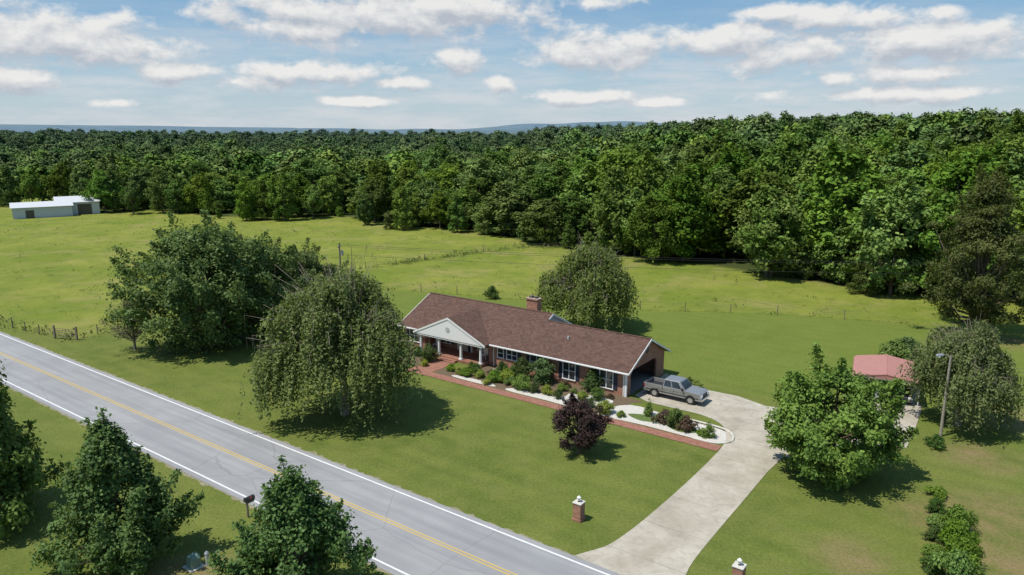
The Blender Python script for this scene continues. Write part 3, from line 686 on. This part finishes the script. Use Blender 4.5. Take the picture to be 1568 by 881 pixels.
# ------------------------------------------------------------------ barn
m_metal = simple("white_metal_siding", (0.50, 0.52, 0.54), 0.5, var=0.06); m_mroof = simple("metal_roof", (0.55, 0.56, 0.57), 0.45, var=0.06)
bx, by = site(20, 336); bx2, by2 = site(112, 331)
br = empty("metal_barn", (bx, by, 0), math.atan2(by2-by, bx2-bx)); Lb = math.hypot(bx2-bx, by2-by)
box("walls", 0, Lb, 0, 9, 0, 3.0, m_metal, br)
prism("roof", [(-0.4, 3.0), (4.5, 4.1), (9.4, 3.0), (9.4, 2.9), (4.5, 4.0), (-0.4, 2.9)], -0.4, Lb+0.4, 'x', m_mroof, br)
box("annex_walls", Lb+0.01, Lb+7, 3, 13, 0, 3.6, m_metal, br)
prism("annex_roof", [(2.6, 3.6), (8, 5.0), (13.4, 3.6), (13.4, 3.5), (8, 4.9), (2.6, 3.5)], Lb-4, Lb+7.4, 'x', m_mroof, br)
boxes("barn_doors", [(Lb+1.5, Lb+5.0, 2.95, 2.99, 0, 3.0), (3, 5, -0.03, -0.001, 0, 2.2)], m_dark, br)

# ------------------------------------------------------------------ vehicles
m_tire = simple("tire", (0.02, 0.02, 0.02), 0.85); m_rim = simple("alloy", (0.5, 0.5, 0.5), 0.3, 0.8)
m_chr = simple("chrome", (0.6, 0.6, 0.6), 0.2, 0.9); m_blk = simple("black_plastic", (0.02, 0.02, 0.022), 0.5); m_lamp = simple("headlamp", (0.75, 0.77, 0.8), 0.1)
m_lant = simple("lantern_glass", (0.55, 0.54, 0.50), 0.3)
m_tail = simple("tail_lamp", (0.35, 0.02, 0.02), 0.2)
def paintm(nm, c):
    m = simple(nm, c, 0.3, 0.45, var=0.05); m.node_tree.nodes['Principled BSDF'].inputs['Coat Weight'].default_value = 0.6; return m
def wheels(pr, xf, xr, hw_, r):
    for x in (xf, xr):
        for s in (-1, 1):
            y0 = s*(hw_-0.24); y1 = s*(hw_+0.01)
            cyl("tyre", r, r, min(y0, y1), max(y0, y1), m_tire, pr, loc=(x, 0, r), k=24, axis='y')
            cyl("wheel_rim", r*0.6, r*0.6, y1-0.01 if s > 0 else y1-0.02, y1+0.02 if s > 0 else y1+0.01, m_rim, pr, loc=(x, 0, r), k=16, axis='y')
def sideprof(top, zb, xf, xr, r, x0, x1):
    pts = list(top)
    pts.append((x1, zb))
    for xc_ in (xf, xr):
        for i in range(0, 9):
            a = math.pi*i/8; pts.append((xc_+(r+0.07)*math.cos(a), max(zb, r+(r+0.07)*math.sin(a))))
    pts.append((x0, zb)); return pts
def cab(pr, B, Tt, zb, zt, mat, glass=True):
    (bx0, bx1, bw), (tx0, tx1, tw) = B, Tt
    c = [(bx0,-bw,zb),(bx1,-bw,zb),(bx1,bw,zb),(bx0,bw,zb),(tx0,-tw,zt),(tx1,-tw,zt),(tx1,tw,zt),(tx0,tw,zt)]
    mk("cab", c, BF, mat, pr, bevel=0.05)
    P = [Vector(k) for k in c]
    def pane(a, b_, cc, d, u0, u1, v0=0.1, v1=0.85, off=0.012):
        f = lambda u, v: (a.lerp(b_, u)).lerp(d.lerp(cc, u), v)
        n = (b_-a).cross(d-a).normalized()
        ctr = sum(P, Vector())/8
        if n.dot(a-ctr) < 0: n = -n
        return [tuple(f(u, v)+n*off) for u, v in ((u0, v0), (u1, v0), (u1, v1), (u0, v1))]
    Vs = []; Fs = []
    def addp(l):
        o = len(Vs); Vs.extend(l); Fs.append((o, o+1, o+2, o+3))
    for (a, b_, cc, d) in ((P[0], P[1], P[5], P[4]), (P[3], P[2], P[6], P[7])):
        addp(pane(a, b_, cc, d, 0.06, 0.40)); addp(pane(a, b_, cc, d, 0.45, 0.85))
    addp(pane(P[1], P[2], P[6], P[5], 0.07, 0.93)); addp(pane(P[0], P[3], P[7], P[4], 0.08, 0.92))
    mk("cab_glass", Vs, Fs, m_glass, pr)
def pickup(loc, rz, color):
    pr = empty("pickup_truck", (loc[0], loc[1], 0.02), rz)
    top = [(-2.72, 0.66), (-2.72, 0.86), (-0.9, 0.86), (-0.9, 1.16), (1.25, 1.16), (2.45, 1.10), (2.68, 1.0), (2.72, 0.6)]
    prism("body", sideprof(top, 0.44, 1.75, -1.65, 0.39, -2.72, 2.72), -0.92, 0.92, 'y', color, pr, bevel=0.035)
    boxes("bed_sides", [(-2.72, -0.93, -0.92, -0.80, 0.855, 1.19), (-2.72, -0.93, 0.80, 0.92, 0.855, 1.19), (-2.725, -2.64, -0.8, 0.8, 0.5, 1.19)], color, pr, bevel=0.02)
    box("bed_liner", -2.63, -0.92, -0.79, 0.79, 0.84, 0.875, m_blk, pr)
    cab(pr, (-0.92, 1.25, 0.89), (-0.80, 0.62, 0.72), 1.15, 1.82, color)
    boxes("bumpers", [(2.70, 2.84, -0.88, 0.88, 0.45, 0.66), (-2.86, -2.73, -0.85, 0.85, 0.45, 0.62)], m_chr, pr, bevel=0.03)
    box("grille", 2.66, 2.735, -0.5, 0.5, 0.70, 0.96, m_blk, pr)
    boxes("headlights", [(2.60, 2.73, -0.9, -0.53, 0.72, 0.96), (2.60, 2.73, 0.53, 0.9, 0.72, 0.96)], m_lamp, pr)
    boxes("tail_lights", [(-2.735, -2.6, -0.925, -0.82, 0.78, 1.1), (-2.735, -2.6, 0.82, 0.925, 0.78, 1.1)], m_tail, pr)
    boxes("mirrors", [(0.95, 1.08, -1.1, -0.92, 1.16, 1.36), (0.95, 1.08, 0.92, 1.1, 1.16, 1.36)], m_blk, pr)
    boxes("side_trim", [(-2.5, 2.5, -0.935, -0.921, 0.62, 0.69), (-2.5, 2.5, 0.921, 0.935, 0.62, 0.69)], m_blk, pr)
    boxes("door_seams", [(x_, x_+0.02, s_*0.9235-0.004, s_*0.9235+0.004, 0.5, 1.1) for x_ in (-0.9, 0.15, 1.2) for s_ in (-1, 1)], m_blk, pr)
    wheels(pr, 1.75, -1.65, 0.90, 0.39)
    return pr
def car(loc, rz, color):
    pr = empty("parked_car", (loc[0], loc[1], 0.02), rz)
    top = [(-2.25, 0.5), (-2.28, 0.85), (-2.1, 0.98), (-0.9, 1.0), (1.0, 0.98), (1.9, 0.86), (2.2, 0.7), (2.25, 0.4)]
    prism("body", sideprof(top, 0.28, 1.4, -1.35, 0.32, -2.25, 2.25), -0.88, 0.88, 'y', color, pr, bevel=0.05)
    cab(pr, (-1.7, 1.25, 0.83), (-1.1, 0.35, 0.62), 0.97, 1.46, color)
    boxes("headlights", [(2.05, 2.235, -0.84, -0.5, 0.6, 0.75), (2.05, 2.235, 0.5, 0.84, 0.6, 0.75)], m_lamp, pr)
    box("grille", 2.1, 2.262, -0.45, 0.45, 0.42, 0.66, m_blk, pr)
    wheels(pr, 1.4, -1.35, 0.86, 0.32)
    return pr
def HF(xl, yl): return (A[0]+xl*ca-yl*sa, A[1]+xl*sa+yl*ca)
pickup(HF(3.25, 2.9), ANG, paintm("truck_paint", (0.33, 0.325, 0.32)))

# ------------------------------------------------------------------ red-roofed carport
m_red = simple("red_metal_roof", (0.40, 0.19, 0.16), 0.5, var=0.08)
CA = math.atan2(-2.2, 4.5); cpx = (30.3, 61.9)
CP = empty("metal_carport", (cpx[0], cpx[1], 0), CA)
prism("carport_roof", [(-0.1, 2.0), (-0.06, 2.22), (0.25, 2.36), (2.65, 2.75), (5.05, 2.36), (5.36, 2.22), (5.4, 2.0), (5.36, 2.0), (5.3, 2.2), (5.03, 2.3), (2.65, 2.69), (0.27, 2.3), (0.0, 2.2), (-0.06, 2.0)], -0.1, 6.4, 'y', m_red, CP)
boxes("roof_cap", [(2.6, 2.7, -0.1, 6.4, 2.74, 2.785)], m_red, CP)
prism("carport_gable", [(0.2, 2.28), (2.65, 2.68), (5.1, 2.28)], -0.06, -0.02, 'y', m_red, CP)
boxes("carport_posts", [(x_, x_+0.07, y_, y_+0.07, 0, 2.22) for x_ in (0.02, 5.2) for y_ in (0.0, 1.5, 3.1, 4.7, 6.2)] + [(0.02, 5.27, 0.0, 0.06, 2.2, 2.27)], m_white, CP)
def CF(x_, y_): return (cpx[0]+x_*math.cos(CA)-y_*math.sin(CA), cpx[1]+x_*math.sin(CA)+y_*math.cos(CA))
car(CF(1.35, 2.2), CA-R(90), paintm("car_paint_silver", (0.5, 0.5, 0.5)))
car(CF(4.0, 2.6), CA-R(90), paintm("car_paint_dark", (0.06, 0.065, 0.075)))

# ------------------------------------------------------------------ street furniture
m_wood = simple("weathered_wood", (0.20, 0.16, 0.12), 0.9, var=0.3, scale=5); m_steel = simple("galvanised", (0.42, 0.43, 0.44), 0.45, 0.5)
lx, ly = site(1440, 668)
LP = empty("street_lamp", (lx, ly, 0), R(180))
q = QM(); q.tube([(0,0,-0.1),(0,0,3.5),(0,0,6.6)], [0.12, 0.10, 0.08], 10); q.tube([(0,0,6.4),(0.3,0,6.65),(0.75,0,6.7)], 0.035, 6)
link(bpy.data.objects.new("pole", q.mesh("pole", [simple("pole_wood", (0.30, 0.27, 0.22), 0.9)]*2)), LP)
mk("lamp_head", [(0.6,-0.12,6.62),(1.15,-0.1,6.62),(1.15,0.1,6.62),(0.6,0.12,6.62),(0.62,-0.07,6.78),(1.05,-0.05,6.74),(1.05,0.05,6.74),(0.62,0.07,6.78)], BF, m_steel, LP, bevel=0.02)
cyl("lamp_lens", 0.11, 0.08, 6.50, 6.62, m_lamp, LP, loc=(0.9, 0, 0))
def upole(x, y, h, rz=0):
    U = empty("utility_pole", (x, y, 0), rz); q = QM(); q.tube([(0,0,-0.1),(0,0,h*0.5),(0,0,h)], [0.16, 0.14, 0.11], 8)
    link(bpy.data.objects.new("pole", q.mesh("upole", [m_wood, m_wood])), U)
    box("crossarm", -0.08, 0.08, -0.9, 0.9, h-0.6, h-0.48, m_wood, U)
    for y_ in (-0.8, 0.8, 0.0): cyl("insulator", 0.05, 0.04, h-0.48, h-0.33, m_steel, U, loc=(0, y_, 0), k=8)
    cyl("transformer", 0.22, 0.22, h-1.9, h-1.15, m_steel, U, loc=(0.35, 0, 0), k=14)
    return U
upole(-26.0, 109, 7.0); upole(92, 88, 8.0, -0.2)
q = QM()
for dy, dz in ((-0.8, 0), (0.8, 0), (0, -1.4)):
    t = np.linspace(0, 1, 24); P = np.stack([-26+118*t, 109-21*t+dy, 6.6+1.0*t+dz-2.2*4*t*(1-t)*0.45], 1); q.tube(P, 0.018, 4)
link(bpy.data.objects.new("power_lines", q.mesh("power_lines", [m_blk, m_blk])))
def fence(pts, step, h, nm, wires=3):
    q = QM(); P = [np.array(p, float) for p in pts]
    for a, b_ in zip(P[:-1], P[1:]):
        L_ = np.linalg.norm(b_-a); n_ = max(1, int(L_/step))
        for i in range(n_):
            p_ = a+(b_-a)*i/n_; l = rg.normal(size=2)*0.03
            q.tube([(p_[0], p_[1], -0.1), (p_[0]+l[0], p_[1]+l[1], h*rg.uniform(0.93, 1.07))], 0.06, 5)
        for k_ in range(wires):
            z = h*(0.35+0.28*k_); q.tube([(a[0], a[1], z), (b_[0], b_[1], z)], 0.012, 3)
    link(bpy.data.objects.new(nm, q.mesh(nm, [m_wood, m_wood])))
fence([site(*p) for p in [(520,440),(645,447),(815,461),(980,475),(1190,482),(1400,497)]], 5.5, 1.25, "wire_fence")
fence([site(*p) for p in [(560,412),(650,399),(740,386),(860,380)]], 6, 1.2, "wire_fence")
fence([site(*p) for p in [(-120,482),(0,498),(82,518)]], 2.6, 1.25, "wire_fence")
fence([site(*p) for p in [(118,520),(150,512),(225,497)]], 3.0, 1.25, "wire_fence")
g0 = site(86, 519); g1 = site(117, 521); GA = math.atan2(g1[1]-g0[1], g1[0]-g0[0]); GL = math.hypot(g1[0]-g0[0], g1[1]-g0[1])
G_ = empty("farm_gate", (g0[0], g0[1], 0), GA)
boxes("gate_bars", [(0, GL, -0.02, 0.02, z, z+0.05) for z in (0.25, 0.5, 0.75, 1.0, 1.2)]+[(x_, x_+0.05, -0.025, 0.025, 0.2, 1.27) for x_ in (0, GL/2, GL-0.05)], m_wood, G_)
boxes("gate_posts", [(-0.2, -0.05, -0.08, 0.08, 0, 1.6), (GL+0.05, GL+0.2, -0.08, 0.08, 0, 1.6)], m_wood, G_)
def pillar(u, v):
    x, y = site(u, v); Pp = empty("brick_gate_pillar", (x, y, 0), ANG)
    box("shaft", -0.27, 0.27, -0.27, 0.27, -0.05, 1.15, m_brick, Pp); box("cap", -0.31, 0.31, -0.31, 0.31, 1.15, 1.22, m_curb, Pp, bevel=0.02)
    box("base_course", -0.31, 0.31, -0.31, 0.31, -0.05, 0.14, m_brick, Pp)
    cyl("lantern_base", 0.08, 0.05, 1.22, 1.30, m_blk, Pp); cyl("lantern_glass", 0.08, 0.12, 1.30, 1.50, m_lant, Pp, k=8); cyl("lantern_roof", 0.14, 0.02, 1.50, 1.62, m_white, Pp, k=8)
pillar(886, 796); pillar(1130, 897)
mx, my = site(380, 792); MB = empty("mailbox", (mx, my, 0), ANG)
box("post", -0.05, 0.05, -0.05, 0.05, -0.1, 1.05, m_wood, MB)
box("arm", -0.05, 0.05, 0.05, 0.5, 0.9, 0.98, m_wood, MB)
pr_ = [(-0.13, 1.06), (0.13, 1.06), (0.13, 1.22)]+[(0.13*math.cos(a), 1.22+0.12*math.sin(a)) for a in np.linspace(0.3, 2.84, 7)]+[(-0.13, 1.22)]
prism("box", pr_, -0.15, 0.5, 'y', m_blk, MB)
box("flag", 0.135, 0.15, 0.1, 0.3, 1.2, 1.32, m_tail, MB)
x, y = site(297, 868); UP = empty("utility_pedestal", (x, y, 0), ANG)
m_grn = simple("pedestal_green", (0.16, 0.24, 0.19), 0.5)
prism("cabinet", [(-0.3, 0), (0.3, 0), (0.3, 0.55), (0.18, 0.75), (-0.18, 0.75), (-0.3, 0.55)], -0.28, 0.28, 'y', m_grn, UP, bevel=0.06)
box("pad", -0.45, 0.45, -0.42, 0.42, -0.05, 0.05, m_curb, UP)
x, y = site(318, 866); UP = empty("water_meter_post", (x, y, 0), ANG)
cyl("post", 0.10, 0.10, -0.05, 0.75, m_curb, UP, k=12); cyl("cap", 0.13, 0.06, 0.75, 0.85, m_steel, UP, k=12)

# ------------------------------------------------------------------ sky, sun
SEL, SAZ = 64.0, 248.0     # elevation, compass (0=+Y, 90=+X)
sd = Vector((math.sin(R(SAZ))*math.cos(R(SEL)), math.cos(R(SAZ))*math.cos(R(SEL)), math.sin(R(SEL))))
sl = bpy.data.lights.new("sun", 'SUN'); sl.energy = 5.0; sl.angle = R(0.53); sl.color = (1.0, 0.955, 0.88)
so = bpy.data.objects.new("sun", sl); link(so); so.rotation_euler = sd.to_track_quat('Z', 'Y').to_euler(); so.location = (0, 0, 100)
w = bpy.data.worlds.new("World"); sc.world = w; w.use_nodes = True; nt = w.node_tree; nt.nodes.clear()
try: w.cycles.sampling_method = 'NONE'
except Exception: pass
out = N(nt, 'ShaderNodeOutputWorld'); bg = N(nt, 'ShaderNodeBackground'); bg.inputs[1].default_value = 0.082; nt.links.new(bg.outputs[0], out.inputs[0])
sk = N(nt, 'ShaderNodeTexSky', sky_type='NISHITA'); sk.sun_disc = False; sk.sun_elevation = R(SEL); sk.sun_rotation = R(SAZ); sk.air_density = 1.1; sk.dust_density = 0.2; sk.ozone_density = 3.0
gen = N(nt, 'ShaderNodeTexCoord').outputs['Generated']
gen = vmath(nt, 'NORMALIZE', gen)
def azel(u, v):
    x = (u-784)/F; y = (440.5-v)/F; fwd = cp+y*sp; upz = -sp+y*cp
    return math.atan2(x, fwd), math.atan2(upz, math.hypot(x, fwd))
clouds = [(90,62,125,36),(560,22,200,32),(690,10,150,26),(470,45,90,20),(920,80,95,28),(905,4,60,12),(1110,62,95,24),(1240,78,120,26),(1420,66,110,22),(1300,28,110,14),(1190,20,50,10),
          (700,95,42,18),(762,127,26,12),(480,112,100,17),(265,112,62,13),(372,126,45,11),(25,117,55,14),(1280,124,24,14),(880,150,60,11),(1350,146,120,10),(615,128,48,10),(1400,112,60,11),
          (1010,158,40,7),(560,156,50,7),(180,158,30,6)]
def density(vec):
    s = N(nt, 'ShaderNodeSeparateXYZ'); nt.links.new(vec, s.inputs[0])
    az = math_(nt, 'ARCTAN2', s.outputs[0], s.outputs[1]); el = math_(nt, 'ARCSINE', s.outputs[2])
    cb = N(nt, 'ShaderNodeCombineXYZ'); nt.links.new(az, cb.inputs[0]); nt.links.new(el, cb.inputs[1])
    ae = cb.outputs[0]; cur = None
    for (u, v, a, b_) in clouds:
        A_, E_ = azel(u, v); n = N(nt, 'ShaderNodeMapping', vector_type='POINT')
        sxx, syy = F/(a*1.3), F/(b_*1.3)
        n.inputs['Scale'].default_value = (sxx, syy, 1); n.inputs['Location'].default_value = (-A_*sxx, -E_*syy, 0)
        nt.links.new(ae, n.inputs[0]); d = math_(nt, 'SUBTRACT', 1.0, vmath(nt, 'LENGTH', n.outputs[0]))
        cur = d if cur is None else math_(nt, 'MAXIMUM', cur, d)
    m2 = vmath(nt, 'MULTIPLY', vec, (1, 1, 4.0))
    g = mapr(nt, noise(nt, m2, 3.2, 3), 0.45, 0.75, -1.0, 0.8)
    up_ = mapr(nt, el, 0.17, 0.24); g = math_(nt, 'ADD', g, math_(nt, 'MULTIPLY', math_(nt, 'SUBTRACT', 1.0, up_), -0.9))
    cur = math_(nt, 'MAXIMUM', math_(nt, 'MAXIMUM', cur, -0.8), g)
    m3 = vmath(nt, 'MULTIPLY', vec, (1, 1, 1.7)); f1 = noise(nt, m3, 19, 7, 0.60, 0.1)
    return math_(nt, 'ADD', math_(nt, 'MULTIPLY', cur, 1.1), math_(nt, 'MULTIPLY', math_(nt, 'SUBTRACT', f1, 0.5), 2.9)), el
d0, el = density(gen); d1, _ = density(vmath(nt, 'ADD', gen, (-0.004, 0, 0.012)))
mask = mapr(nt, d0, 0.0, 0.55); mask = math_(nt, 'MULTIPLY', mask, mapr(nt, el, 0.0, 0.03, 0.1, 0.96))
lit = mapr(nt, math_(nt, 'SUBTRACT', d0, d1), -0.5, 0.55)
ccol = mix(nt, lit, (5.8, 6.3, 7.1), (10.3, 10.2, 10.0))
skb = N(nt, 'ShaderNodeHueSaturation'); skb.inputs['Saturation'].default_value = 1.15; skb.inputs['Value'].default_value = 1.15
nt.links.new(sk.outputs[0], skb.inputs['Color'])
hz = mapr(nt, el, 0.0, 0.16, 1.0, 0.0)
skc = mix(nt, math_(nt, 'MULTIPLY', hz, 0.55), mix(nt, 0.35, skb.outputs[0], (2.3, 5.2, 8.9)), (6.6, 8.0, 9.4))
veil = math_(nt, 'MULTIPLY', mapr(nt, noise(nt, vmath(nt, 'MULTIPLY', gen, (1, 1, 6.0)), 7, 7, 0.65), 0.42, 0.64), mapr(nt, el, 0.15, 0.04, 0.12, 0.8))
skc = mix(nt, veil, skc, (7.9, 8.3, 8.8))
fin = mix(nt, mask, skc, ccol)
nt.links.new(fin, bg.inputs[0])
print("forest trees", cnt, "objects", len(bpy.data.objects))
